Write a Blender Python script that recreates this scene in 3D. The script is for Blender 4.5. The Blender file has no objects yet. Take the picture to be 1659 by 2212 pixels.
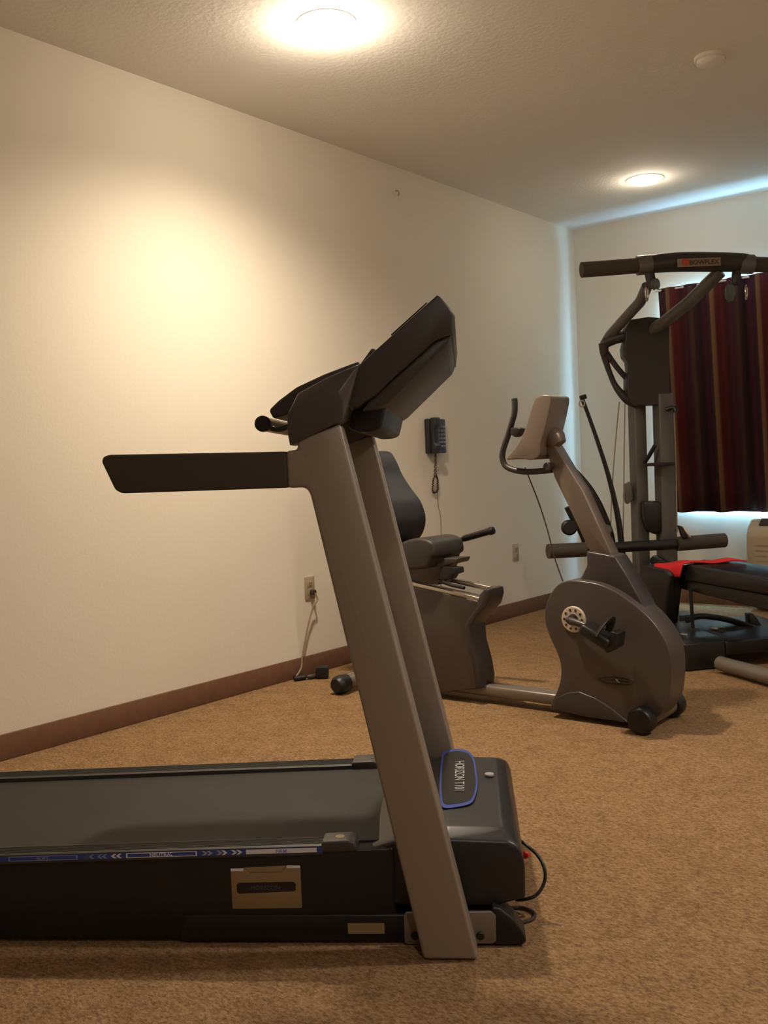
import bpy, bmesh, math, random
from mathutils import Vector, Matrix
random.seed(4)
SC = bpy.context.scene
COL = SC.collection
V3 = Vector
W_PX, H_PX, F_PX = 1659, 2212, 2085.0
H_CEIL, Y_FAR, X_RIGHT, Y_BACK = 2.74, 6.60, 4.75, -2.6

# ------------------------------------------------------------------ camera
RM = Matrix(((0.78116911, 0.00396721, 0.62430688),
             (0.62297674, 0.06059576, -0.77988982),
             (-0.04092433, 0.9981545, 0.04486405)))
CAM = V3((3.37, 0.0, 1.03))
cd = bpy.data.cameras.new('camera')
cam = bpy.data.objects.new('camera', cd)
COL.objects.link(cam)
cam.matrix_world = Matrix.Translation(CAM) @ RM.to_4x4()
cd.sensor_fit = 'VERTICAL'
cd.sensor_height = 24.0
cd.lens = F_PX / H_PX * 24.0
cd.clip_start = 0.02
SC.camera = cam

RIGHT = (RM @ V3((1, 0, 0))); RIGHT.z = 0; RIGHT.normalize()
FWD = V3((-RIGHT.y, RIGHT.x, 0))
UP = V3((0, 0, 1))


def ray(px, py):
    return RM @ V3(((px - W_PX / 2) / F_PX, -(py - H_PX / 2) / F_PX, -1))


def on_plane(px, py, P, n):
    d = ray(px, py)
    return CAM + d * ((P - CAM).dot(n) / d.dot(n))


def at(px, py, depth):
    d = ray(px, py)
    return CAM + d * (depth / d.dot(FWD))


# ------------------------------------------------------------------ materials
def mat(name, color, rough=0.5, metal=0.0, spec=0.5, bump=None, vary=None, emit=None):
    m = bpy.data.materials.new(name)
    m.use_nodes = True
    nt = m.node_tree
    b = nt.nodes['Principled BSDF']
    b.inputs['Base Color'].default_value = (*color, 1)
    b.inputs['Roughness'].default_value = rough
    b.inputs['Metallic'].default_value = metal
    b.inputs['Specular IOR Level'].default_value = spec
    if emit:
        b.inputs['Emission Color'].default_value = (*emit[0], 1)
        b.inputs['Emission Strength'].default_value = emit[1]
    if bump or vary:
        tc = nt.nodes.new('ShaderNodeTexCoord')
    if vary:
        sc, amt = vary
        n = nt.nodes.new('ShaderNodeTexNoise')
        n.inputs['Scale'].default_value = sc
        n.inputs['Detail'].default_value = 4
        nt.links.new(tc.outputs['Object'], n.inputs['Vector'])
        r = nt.nodes.new('ShaderNodeValToRGB')
        r.color_ramp.elements[0].position = 0.3
        r.color_ramp.elements[1].position = 0.7
        r.color_ramp.elements[0].color = (*[c * (1 - amt) for c in color], 1)
        r.color_ramp.elements[1].color = (*[min(1, c * (1 + amt)) for c in color], 1)
        nt.links.new(n.outputs['Fac'], r.inputs['Fac'])
        nt.links.new(r.outputs['Color'], b.inputs['Base Color'])
    if bump:
        sc, st, dist = bump
        n2 = nt.nodes.new('ShaderNodeTexNoise')
        n2.inputs['Scale'].default_value = sc
        n2.inputs['Detail'].default_value = 3
        nt.links.new(tc.outputs['Object'], n2.inputs['Vector'])
        bp = nt.nodes.new('ShaderNodeBump')
        bp.inputs['Strength'].default_value = st
        bp.inputs['Distance'].default_value = dist
        nt.links.new(n2.outputs['Fac'], bp.inputs['Height'])
        nt.links.new(bp.outputs['Normal'], b.inputs['Normal'])
    return m


M = {}
M['wall'] = mat('cream_paint', (0.80, 0.745, 0.64), 0.75, spec=0.25, bump=(90, 0.12, 0.004))
M['ceiling'] = mat('ceiling_paint', (0.84, 0.82, 0.77), 0.85, spec=0.2, bump=(45, 0.35, 0.006))
M['base'] = mat('baseboard_brown', (0.165, 0.078, 0.043), 0.7, vary=(25, 0.12))
M['upright'] = mat('warm_grey_metal_paint', (0.32, 0.275, 0.225), 0.40, metal=0.3, spec=0.5, vary=(400, 0.04))
M['darkplastic'] = mat('dark_grey_plastic', (0.050, 0.045, 0.042), 0.42, bump=(700, 0.1, 0.0005))
M['caplight'] = mat('cap_grey_plastic', (0.075, 0.064, 0.058), 0.36)
M['blackplastic'] = mat('black_plastic', (0.009, 0.009, 0.0095), 0.42)
M['blackgloss'] = mat('black_gloss', (0.012, 0.012, 0.014), 0.25)
M['hood'] = mat('charcoal_hood_plastic', (0.022, 0.021, 0.022), 0.36, bump=(900, 0.08, 0.0004))
M['rubber'] = mat('black_rubber', (0.022, 0.020, 0.018), 0.6, bump=(300, 0.15, 0.001))
M['grip'] = mat('foam_grip', (0.058, 0.047, 0.035), 0.7, bump=(500, 0.15, 0.0008))
M['belt'] = mat('running_belt_rubber', (0.019, 0.017, 0.014), 0.62, spec=0.35, vary=(6, 0.15), bump=(400, 0.1, 0.0006))
M['rail'] = mat('ribbed_rail', (0.040, 0.036, 0.031), 0.5)
M['blue'] = mat('blue_stripe', (0.030, 0.065, 0.32), 0.4)
M['white'] = mat('white_print', (0.75, 0.77, 0.80), 0.45)
M['greyprint'] = mat('grey_print', (0.36, 0.36, 0.38), 0.45)
M['dimprint'] = mat('dim_print', (0.10, 0.095, 0.10), 0.5)
M['paleblue'] = mat('pale_blue_print', (0.22, 0.28, 0.52), 0.45)
M['champagne'] = mat('champagne_plate', (0.32, 0.235, 0.125), 0.4, metal=0.3)
M['sticker'] = mat('tan_sticker', (0.30, 0.22, 0.11), 0.5)
M['chrome'] = mat('chrome', (0.75, 0.72, 0.68), 0.18, metal=1.0)
M['alu'] = mat('brushed_aluminium', (0.62, 0.56, 0.47), 0.3, metal=0.9)
M['bike'] = mat('bronze_grey_plastic', (0.088, 0.073, 0.066), 0.33, metal=0.25, spec=0.5)
M['bikelight'] = mat('taupe_plastic', (0.20, 0.16, 0.13), 0.32, metal=0.3)
M['biketrim'] = mat('dark_bronze_trim', (0.042, 0.035, 0.033), 0.36)
M['tubegrey'] = mat('grey_tube_paint', (0.21, 0.18, 0.15), 0.35, metal=0.3)
M['vinyl'] = mat('black_vinyl', (0.022, 0.022, 0.025), 0.5, bump=(250, 0.1, 0.001))
M['seatvinyl'] = mat('charcoal_vinyl', (0.040, 0.036, 0.031), 0.5)
M['cream_plastic'] = mat('cream_plastic', (0.60, 0.50, 0.38), 0.45)
M['gymgrey'] = mat('gym_grey_paint', (0.135, 0.128, 0.118), 0.4, metal=0.3)
M['gymdark'] = mat('gym_dark_paint', (0.030, 0.028, 0.026), 0.45)
M['gymblack'] = mat('gym_black', (0.012, 0.0115, 0.011), 0.38)
M['bench'] = mat('bench_vinyl', (0.010, 0.010, 0.011), 0.30)
M['towel'] = mat('red_cloth', (0.62, 0.012, 0.018), 0.8, bump=(350, 0.2, 0.001))
M['logored'] = mat('logo_red', (0.45, 0.06, 0.035), 0.5)
M['logopale'] = mat('logo_pale', (0.26, 0.20, 0.15), 0.5)
M['phone'] = mat('phone_plastic', (0.022, 0.021, 0.026), 0.4)
M['key'] = mat('phone_keys', (0.20, 0.20, 0.24), 0.5)
M['cordbrown'] = mat('dark_cord', (0.045, 0.028, 0.022), 0.5)
M['cordtan'] = mat('tan_cord', (0.30, 0.22, 0.14), 0.6)
M['plate_tan'] = mat('almond_plate', (0.40, 0.33, 0.22), 0.5)
M['plate_dim'] = mat('painted_plate', (0.45, 0.37, 0.29), 0.6)
M['slot'] = mat('dark_slot', (0.04, 0.03, 0.025), 0.6)
M['hookmetal'] = mat('dull_metal', (0.40, 0.36, 0.31), 0.5, metal=0.4)
M['ac'] = mat('beige_ac_plastic', (0.52, 0.42, 0.30), 0.5)
M['acdark'] = mat('ac_grille_dark', (0.05, 0.045, 0.04), 0.5)
M['whiteplastic'] = mat('white_plastic', (0.70, 0.66, 0.58), 0.5)
M['red'] = mat('red_plastic', (0.55, 0.02, 0.02), 0.4)
M['lining'] = mat('white_curtain_lining', (0.80, 0.80, 0.78), 0.85, spec=0.1)
M['frame'] = mat('white_frame', (0.7, 0.7, 0.68), 0.5)
M['lens'] = mat('lamp_lens', (0.9, 0.85, 0.75), 0.4, emit=((1.0, 0.88, 0.68), 34.0))
M['pulley'] = mat('pulley_green_grey', (0.11, 0.12, 0.10), 0.45)

# carpet: looped pile in mixed browns
m = bpy.data.materials.new('brown_loop_carpet'); m.use_nodes = True
nt = m.node_tree; b = nt.nodes['Principled BSDF']
tc = nt.nodes.new('ShaderNodeTexCoord')
mp = nt.nodes.new('ShaderNodeMapping'); mp.inputs['Scale'].default_value = (1.0, 1.7, 1.0)
mp.inputs['Rotation'].default_value = (0, 0, 0.25)
nt.links.new(tc.outputs['Object'], mp.inputs['Vector'])
n1 = nt.nodes.new('ShaderNodeTexNoise'); n1.inputs['Scale'].default_value = 95; n1.inputs['Detail'].default_value = 4
n1.inputs['Roughness'].default_value = 0.7
nt.links.new(mp.outputs['Vector'], n1.inputs['Vector'])
r1 = nt.nodes.new('ShaderNodeValToRGB')
e = r1.color_ramp.elements
e[0].position = 0.30; e[0].color = (0.135, 0.075, 0.034, 1)
e[1].position = 0.72; e[1].color = (0.46, 0.30, 0.155, 1)
k = e.new(0.5); k.color = (0.285, 0.172, 0.086, 1)
nt.links.new(n1.outputs['Fac'], r1.inputs['Fac'])
n2 = nt.nodes.new('ShaderNodeTexNoise'); n2.inputs['Scale'].default_value = 14; n2.inputs['Detail'].default_value = 2
nt.links.new(tc.outputs['Object'], n2.inputs['Vector'])
r2 = nt.nodes.new('ShaderNodeValToRGB')
r2.color_ramp.elements[0].position = 0.35; r2.color_ramp.elements[0].color = (0.86, 0.86, 0.84, 1)
r2.color_ramp.elements[1].position = 0.65; r2.color_ramp.elements[1].color = (1, 1, 1, 1)
nt.links.new(n2.outputs['Fac'], r2.inputs['Fac'])
mx = nt.nodes.new('ShaderNodeMix'); mx.data_type = 'RGBA'; mx.blend_type = 'MULTIPLY'; mx.inputs['Factor'].default_value = 1
nt.links.new(r1.outputs['Color'], mx.inputs['A']); nt.links.new(r2.outputs['Color'], mx.inputs['B'])
nt.links.new(mx.outputs['Result'], b.inputs['Base Color'])
b.inputs['Roughness'].default_value = 0.95; b.inputs['Specular IOR Level'].default_value = 0.1
bp = nt.nodes.new('ShaderNodeBump'); bp.inputs['Strength'].default_value = 0.6; bp.inputs['Distance'].default_value = 0.006
nt.links.new(n1.outputs['Fac'], bp.inputs['Height']); nt.links.new(bp.outputs['Normal'], b.inputs['Normal'])
M['carpet'] = m

# curtain: vertical woven stripes across the cloth (uses the UV's u, in metres of cloth)
m = bpy.data.materials.new('maroon_striped_curtain'); m.use_nodes = True
nt = m.node_tree; b = nt.nodes['Principled BSDF']
tc = nt.nodes.new('ShaderNodeTexCoord'); sx = nt.nodes.new('ShaderNodeSeparateXYZ')
nt.links.new(tc.outputs['UV'], sx.inputs['Vector'])
ma = nt.nodes.new('ShaderNodeMath'); ma.operation = 'FRACT'
nt.links.new(sx.outputs['X'], ma.inputs[0])
rp = nt.nodes.new('ShaderNodeValToRGB'); rp.color_ramp.interpolation = 'LINEAR'
stops = [(0.00, (0.150, 0.075, 0.034)), (0.05, (0.130, 0.060, 0.030)), (0.08, (0.078, 0.014, 0.013)), (0.20, (0.075, 0.009, 0.012)),
         (0.27, (0.030, 0.008, 0.012)), (0.38, (0.062, 0.009, 0.016)), (0.46, (0.035, 0.010, 0.018)), (0.55, (0.060, 0.030, 0.022)),
         (0.60, (0.030, 0.012, 0.012)), (0.70, (0.022, 0.010, 0.016)), (0.80, (0.055, 0.008, 0.020)), (0.88, (0.026, 0.010, 0.018)),
         (0.95, (0.040, 0.014, 0.016)), (0.97, (0.150, 0.075, 0.034))]
rp.color_ramp.elements[0].position = stops[0][0]; rp.color_ramp.elements[0].color = (*stops[0][1], 1)
rp.color_ramp.elements[1].position = stops[-1][0]; rp.color_ramp.elements[1].color = (*stops[-1][1], 1)
for p, c in stops[1:-1]:
    q = rp.color_ramp.elements.new(p); q.color = (*c, 1)
nt.links.new(ma.outputs[0], rp.inputs['Fac']); nt.links.new(rp.outputs['Color'], b.inputs['Base Color'])
b.inputs['Roughness'].default_value = 0.8; b.inputs['Specular IOR Level'].default_value = 0.2
M['curtain'] = m

# window glass: mostly see-through, thin reflection
m = bpy.data.materials.new('window_glass'); m.use_nodes = True
nt = m.node_tree; nt.nodes.remove(nt.nodes['Principled BSDF'])
tr = nt.nodes.new('ShaderNodeBsdfTransparent'); gl = nt.nodes.new('ShaderNodeBsdfGlossy'); gl.inputs['Roughness'].default_value = 0.05
ms = nt.nodes.new('ShaderNodeMixShader'); ms.inputs[0].default_value = 0.08
nt.links.new(tr.outputs[0], ms.inputs[1]); nt.links.new(gl.outputs[0], ms.inputs[2])
nt.links.new(ms.outputs[0], nt.nodes['Material Output'].inputs['Surface'])
M['glass'] = m


# ------------------------------------------------------------------ mesh helpers (everything in world coordinates)
def basis(axis):
    a = axis.normalized()
    t = V3((0, 0, 1)) if abs(a.z) < 0.9 else V3((1, 0, 0))
    u = a.cross(t).normalized()
    return u, a.cross(u).normalized()


def catmull(pts, n=6, closed=False):
    out = []; N = len(pts)
    rng = range(N) if closed else range(N - 1)
    for i in rng:
        if closed:
            p0, p1, p2, p3 = pts[(i - 1) % N], pts[i], pts[(i + 1) % N], pts[(i + 2) % N]
        else:
            p0, p1, p2, p3 = pts[max(i - 1, 0)], pts[i], pts[i + 1], pts[min(i + 2, N - 1)]
        for k in range(n):
            t = k / n
            out.append(0.5 * ((2 * p1) + (p2 - p0) * t + (2 * p0 - 5 * p1 + 4 * p2 - p3) * t * t + (3 * p1 - p0 - 3 * p2 + p3) * t ** 3))
    if not closed:
        out.append(pts[-1].copy())
    return out


class MB:
    def __init__(self):
        self.bm = bmesh.new()
        self.mi = 0

    def _merge(self, t):
        for f in t.faces:
            f.material_index = self.mi
        me = bpy.data.meshes.new('tmp'); t.to_mesh(me); t.free()
        self.bm.from_mesh(me); bpy.data.meshes.remove(me)
        return self

    def prism(self, pts, ext, bevel=0.0, seg=3):
        t = bmesh.new()
        A = [t.verts.new(p) for p in pts]; B = [t.verts.new(p + ext) for p in pts]
        t.faces.new(A); t.faces.new(B[::-1]); n = len(pts)
        for i in range(n):
            t.faces.new((A[i], B[i], B[(i + 1) % n], A[(i + 1) % n]))
        bmesh.ops.recalc_face_normals(t, faces=t.faces)
        if bevel > 0:
            fs = [f for f in t.faces if len(f.verts) == n and n != 4] or list(t.faces)
            es = set()
            if n <= 12:
                es = set(t.edges)
            else:
                for f in fs:
                    es.update(f.edges)
            bmesh.ops.bevel(t, geom=list(es), offset=bevel, segments=seg, affect='EDGES', profile=0.5, clamp_overlap=True)
        return self._merge(t)

    def box(self, c, ax, ay, az, bevel=0.0, seg=2):
        """ax, ay, az: full edge vectors, c: centre"""
        o = c - ax / 2 - ay / 2 - az / 2
        return self.prism([o, o + ax, o + ax + ay, o + ay], az, bevel, seg)

    def hull(self, pts, bevel=0.0, seg=2):
        t = bmesh.new()
        for p in pts:
            t.verts.new(p)
        r = bmesh.ops.convex_hull(t, input=t.verts)
        bmesh.ops.delete(t, geom=[v for v in t.verts if not v.link_faces], context='VERTS')
        bmesh.ops.dissolve_limit(t, angle_limit=0.02, verts=t.verts, edges=t.edges)
        bmesh.ops.recalc_face_normals(t, faces=t.faces)
        if bevel:
            bmesh.ops.bevel(t, geom=list(t.edges), offset=bevel, segments=seg, affect='EDGES', profile=0.5, clamp_overlap=True)
        return self._merge(t)

    def tube(self, pts, r, sides=12, smooth=0, closed=False, flat=None):
        P = [V3(p) for p in pts]
        R = list(r) if isinstance(r, (list, tuple)) else [r] * len(P)
        if smooth:
            RR = []
            N = len(P)
            for i in range(N if closed else N - 1):
                for k in range(smooth):
                    RR.append(R[i] + (R[(i + 1) % N] - R[i]) * k / smooth)
            if not closed:
                RR.append(R[-1])
            P = catmull(P, smooth, closed); R = RR
        n = len(P); t = bmesh.new(); rings = []
        T0 = (P[1] - P[0]).normalized()
        u, v = basis(T0)
        for i in range(n):
            a = P[i - 1] if (i > 0 or closed) else P[i]
            c = P[(i + 1) % n] if (i < n - 1 or closed) else P[i]
            T = (c - a).normalized()
            u = (u - T * u.dot(T)).normalized(); v = T.cross(u)
            fl = flat or 1.0
            rings.append([t.verts.new(P[i] + R[i] * (math.cos(2 * math.pi * k / sides) * u + fl * math.sin(2 * math.pi * k / sides) * v)) for k in range(sides)])
        for i in range(n if closed else n - 1):
            a, c = rings[i], rings[(i + 1) % n]
            for k in range(sides):
                t.faces.new((a[k], a[(k + 1) % sides], c[(k + 1) % sides], c[k]))
        if not closed:
            t.faces.new(rings[0][::-1]); t.faces.new(rings[-1])
        bmesh.ops.recalc_face_normals(t, faces=t.faces)
        return self._merge(t)

    def lathe(self, c, axis, prof, sides=32):
        """prof: list of (radius, height along the axis)"""
        a = axis.normalized(); u, v = basis(a); t = bmesh.new(); rings = []
        for r, h in prof:
            if r < 1e-6:
                rings.append([t.verts.new(c + a * h)])
            else:
                rings.append([t.verts.new(c + a * h + r * (math.cos(2 * math.pi * k / sides) * u + math.sin(2 * math.pi * k / sides) * v)) for k in range(sides)])
        for A, B in zip(rings, rings[1:]):
            if len(A) == 1 and len(B) == 1:
                continue
            for k in range(sides):
                k2 = (k + 1) % sides
                if len(A) == 1:
                    t.faces.new((A[0], B[k2], B[k]))
                elif len(B) == 1:
                    t.faces.new((A[k], A[k2], B[0]))
                else:
                    t.faces.new((A[k], A[k2], B[k2], B[k]))
        bmesh.ops.recalc_face_normals(t, faces=t.faces)
        return self._merge(t)

    def cyl(self, c, axis, r, h, bev=0.0, sides=28):
        if bev:
            return self.lathe(c, axis, [(0, 0), (r - bev, 0), (r, bev), (r, h - bev), (r - bev, h), (0, h)], sides)
        return self.lathe(c, axis, [(0, 0), (r, 0), (r, h), (0, h)], sides)

    def build(self, name, mats, parent=None, sharp=38):
        me = bpy.data.meshes.new(name)
        off = ORIG.get(parent.name, V3((0, 0, 0))) if parent else V3((0, 0, 0))
        if parent is None:
            xs = [v.co for v in self.bm.verts]
            off = V3(((min(p.x for p in xs) + max(p.x for p in xs)) / 2, (min(p.y for p in xs) + max(p.y for p in xs)) / 2, min(p.z for p in xs)))
        bmesh.ops.translate(self.bm, verts=self.bm.verts, vec=-off)
        for f in self.bm.faces:
            f.smooth = True
        self.bm.to_mesh(me); self.bm.free()
        try:
            me.set_sharp_from_angle(angle=math.radians(sharp))
        except Exception:
            pass
        for mm in (mats if isinstance(mats, (list, tuple)) else [mats]):
            me.materials.append(M[mm])
        o = bpy.data.objects.new(name, me); COL.objects.link(o)
        if parent:
            o.parent = parent
            ORIG[o.name] = off
        else:
            o.location = off
            ORIG[o.name] = off
        return o


ORIG = {}


def thing(name, loc, label, cat, group=None):
    o = bpy.data.objects.new(name, None); COL.objects.link(o)
    o.empty_display_size = 0.1
    o.location = loc; ORIG[o.name] = V3(loc)
    o['label'] = label; o['category'] = cat
    if group:
        o['group'] = group
    return o


def structure(o):
    o['kind'] = 'structure'
    return o


def lettering(text, name, origin, xdir, ydir, size, mname, parent, depth=0.0006, bold=0.0, shear=0.0, align='CENTER', sx=1.0):
    cu = bpy.data.curves.new('tmp_text', 'FONT'); cu.body = text; cu.size = size
    cu.align_x = align; cu.align_y = 'CENTER'; cu.extrude = depth; cu.offset = bold; cu.shear = shear
    ob = bpy.data.objects.new('tmp_text', cu); COL.objects.link(ob)
    bpy.context.view_layer.update()
    dg = bpy.context.evaluated_depsgraph_get()
    me = bpy.data.meshes.new_from_object(ob.evaluated_get(dg))
    bpy.data.objects.remove(ob); bpy.data.curves.remove(cu)
    x = xdir.normalized(); y = (ydir - x * ydir.dot(x)).normalized(); z = x.cross(y)
    off = ORIG.get(parent.name, V3((0, 0, 0)))
    for v in me.vertices:
        v.co = origin + x * v.co.x * sx + y * v.co.y + z * v.co.z - off
    me.materials.clear(); me.materials.append(M[mname])
    me.name = name
    o = bpy.data.objects.new(name, me); COL.objects.link(o); o.parent = parent
    ORIG[o.name] = off
    return o


def P3(l):
    return [V3(p) for p in l]


X, Y, Z = V3((1, 0, 0)), V3((0, 1, 0)), V3((0, 0, 1))


def abox(mb, x0, x1, y0, y1, z0, z1, bevel=0.0):
    return mb.box(V3(((x0 + x1) / 2, (y0 + y1) / 2, (z0 + z1) / 2)), X * (x1 - x0), Y * (y1 - y0), Z * (z1 - z0), bevel)


# ------------------------------------------------------------------ room shell
structure(abox(MB(), -0.1, X_RIGHT + 0.1, Y_BACK - 0.1, Y_FAR + 0.1, -0.12, 0).build('floor', 'carpet'))
structure(abox(MB(), -0.1, X_RIGHT + 0.1, Y_BACK - 0.1, Y_FAR + 0.1, H_CEIL, H_CEIL + 0.12).build('ceiling', 'ceiling'))
structure(abox(MB(), -0.12, 0, Y_BACK, Y_FAR + 0.1, 0, H_CEIL).build('wall_left', 'wall'))
structure(abox(MB(), X_RIGHT, X_RIGHT + 0.12, Y_BACK, Y_FAR + 0.1, 0, H_CEIL).build('wall_right', 'wall'))
structure(abox(MB(), -0.1, X_RIGHT + 0.1, Y_BACK - 0.12, Y_BACK, 0, H_CEIL).build('wall_back', 'wall'))
WX0, WX1, WZ0, WZ1 = 0.80, 2.92, 0.70, 2.10      # window opening in the far wall
w = MB()
abox(w, 0, WX0, Y_FAR, Y_FAR + 0.14, 0, H_CEIL)
abox(w, WX1, X_RIGHT, Y_FAR, Y_FAR + 0.14, 0, H_CEIL)
abox(w, WX0, WX1, Y_FAR, Y_FAR + 0.14, 0, WZ0)
abox(w, WX0, WX1, Y_FAR, Y_FAR + 0.14, WZ1, H_CEIL)
structure(w.build('wall_far', 'wall'))
win = thing('window_1', (1.9, Y_FAR + 0.06, WZ0), '', '')
for k_ in ('label', 'category'):
    del win[k_]
structure(win)
f_ = MB()
for a, b_ in ((WX0, WX0 + 0.05), (WX1 - 0.05, WX1), (1.87, 1.93)):
    abox(f_, a, b_, Y_FAR + 0.04, Y_FAR + 0.09, WZ0, WZ1)
for a, b_ in ((WZ0, WZ0 + 0.05), (WZ1 - 0.05, WZ1)):
    abox(f_, WX0, WX1, Y_FAR + 0.04, Y_FAR + 0.09, a, b_)
f_.build('window_frame', 'frame', win)
abox(MB(), WX0 + 0.04, WX1 - 0.04, Y_FAR + 0.062, Y_FAR + 0.068, WZ0 + 0.04, WZ1 - 0.04).build('pane', 'glass', win)


def baseboard(name, x0, x1, y0, y1):
    structure(abox(MB(), x0, x1, y0, y1, 0, 0.098, 0.003).build(name, 'base'))


baseboard('baseboard_left', 0, 0.012, Y_BACK, Y_FAR)
baseboard('baseboard_far', 0.012, X_RIGHT, Y_FAR - 0.012, Y_FAR)
baseboard('baseboard_right', X_RIGHT - 0.012, X_RIGHT, Y_BACK, Y_FAR - 0.012)
baseboard('baseboard_back', 0.012, X_RIGHT - 0.012, Y_BACK, Y_BACK + 0.012)

# ------------------------------------------------------------------ ceiling lights, detector


def downlight(p, label, group, energy):
    t = thing('ceiling_light', (p.x, p.y, H_CEIL), label, 'ceiling light', group)
    MB().lathe(V3((p.x, p.y, H_CEIL)), -Z, [(0.082, 0), (0.116, 0.0), (0.116, 0.002), (0.110, 0.004), (0.092, 0.004), (0.082, 0.003)], 48).build('trim_ring', 'whiteplastic', t)
    MB().lathe(V3((p.x, p.y, H_CEIL - 0.004)), -Z, [(0.088, 0), (0.086, 0.008), (0.072, 0.018), (0.045, 0.025), (0.0, 0.028)], 48).build('lens', 'lens', t)
    return t


L1 = on_plane(705, 50, V3((0, 0, H_CEIL)), Z)
L2 = on_plane(1393, 387, V3((0, 0, H_CEIL)), Z)
downlight(L1, 'large glowing round recessed ceiling light nearest the viewer', 'recessed ceiling lights', 1)
downlight(L2, 'small glowing round recessed ceiling light above the dark home gym', 'recessed ceiling lights', 1)


def spot(p, energy, name, size=140, blend=0.9, col=(1.0, 0.80, 0.52)):
    ld = bpy.data.lights.new(name, 'SPOT'); ld.energy = energy; ld.color = col
    ld.spot_size = math.radians(size); ld.spot_blend = blend; ld.shadow_soft_size = 0.06
    lo = bpy.data.objects.new(name, ld); COL.objects.link(lo)
    lo.location = (p.x, p.y, H_CEIL - 0.05)
    return lo


def bulb(p, energy, name, col=(1.0, 0.83, 0.60)):
    ld = bpy.data.lights.new(name, 'POINT'); ld.energy = energy; ld.color = col; ld.shadow_soft_size = 0.05
    lo = bpy.data.objects.new(name, ld); COL.objects.link(lo)
    lo.location = (p.x, p.y, H_CEIL - 0.095)
    return lo


LC = (1.0, 0.83, 0.63)
for p_, es, eb, cc_ in ((L1, 190, 11, LC), (L2, 4, 2.2, LC), (V3((3.75, L1.y, 0)), 138, 0, (1.0, 0.90, 0.80)), (V3((3.75, L2.y, 0)), 22, 0, (1.0, 0.90, 0.80)), (V3((3.75, -0.06, 0)), 60, 0, (1.0, 0.90, 0.80))):  # right-hand spots are unseen, added to brighten the ceiling and treadmill's near side
    spot(p_, es, 'downlight_or_fill_beam', 150, 0.9, cc_)
    if eb:
        bulb(p_, eb, 'lamp_bulb', LC)

D1 = on_plane(1535, 122, V3((0, 0, H_CEIL)), Z)
t = thing('smoke_detector', (D1.x, D1.y, H_CEIL), 'round pale smoke detector on the ceiling at the upper right', 'smoke detector')
MB().lathe(V3((D1.x, D1.y, H_CEIL)), -Z, [(0, 0), (0.068, 0), (0.070, 0.010), (0.062, 0.014)], 40).build('mounting_plate', 'ceiling', t)
MB().lathe(V3((D1.x, D1.y, H_CEIL - 0.013)), -Z, [(0.060, 0), (0.058, 0.016), (0.046, 0.026), (0.0, 0.028)], 40).build('cover', 'ceiling', t)

# daylight outside the window
ld = bpy.data.lights.new('window_daylight', 'AREA'); ld.shape = 'RECTANGLE'
ld.size = WX1 - WX0 - 0.1; ld.size_y = WZ1 - WZ0 - 0.1; ld.energy = 1000; ld.color = (0.32, 0.66, 1.0)
lo = bpy.data.objects.new('window_daylight', ld); COL.objects.link(lo)
lo.location = ((WX0 + WX1) / 2, Y_FAR + 0.13, (WZ0 + WZ1) / 2)
lo.rotation_euler = (math.radians(-90), 0, 0)
wd = bpy.data.worlds.new('world'); SC.world = wd; wd.use_nodes = True
wd.node_tree.nodes['Background'].inputs['Color'].default_value = (0.45, 0.6, 0.9, 1)
wd.node_tree.nodes['Background'].inputs['Strength'].default_value = 0.6

# ------------------------------------------------------------------ curtain
cur = thing('window_curtain', (1.8, Y_FAR - 0.1, 0.64), 'dark maroon striped curtain hanging over the window on the far wall', 'curtain')
mb = bmesh.new(); uvl = mb.loops.layers.uv.new('UVMap')
CX0, CX1 = 0.665, 3.05
nx, nz = 260, 10
rows = []
YC = Y_FAR - 0.078
for j in range(nz + 1):
    fz = j / nz; row = []
    for i in range(nx + 1):
        s = i / nx; x = CX0 + (CX1 - CX0) * s
        amp = 0.014 + 0.010 * (1 - fz)
        dy = amp * math.sin(2 * math.pi * x / 0.155 + 0.6 * math.sin(x * 7)) + 0.004 * math.sin(2 * math.pi * x / 0.06 + 1)
        lean = (1 - fz) * 0.06 * (1 - s) if s < 0.5 else (1 - fz) * 0.03
        row.append(mb.verts.new((x + lean, YC + dy, 0.645 + 1.555 * fz + (1 - fz) * 0.004 * math.sin(x * 23))))
    rows.append(row)
for j in range(nz):
    for i in range(nx):
        fc = mb.faces.new((rows[j][i], rows[j][i + 1], rows[j + 1][i + 1], rows[j + 1][i]))
        fc.smooth = True
        for lp, (di, dj) in zip(fc.loops, ((0, 0), (1, 0), (1, 1), (0, 1))):
            xx = CX0 + (CX1 - CX0) * (i + di) / nx
            lp[uvl].uv = ((xx - 0.685 + 3.0) / 0.305, (j + dj) / nz)
me = bpy.data.meshes.new('cloth')
bmesh.ops.translate(mb, verts=mb.verts, vec=-ORIG[cur.name])
mb.to_mesh(me); mb.free(); me.materials.append(M['curtain'])
o = bpy.data.objects.new('cloth', me); COL.objects.link(o); o.parent = cur
sm = o.modifiers.new('thick', 'SOLIDIFY'); sm.thickness = 0.003
ml = MB()
lt = bmesh.new(); prev = None
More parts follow.
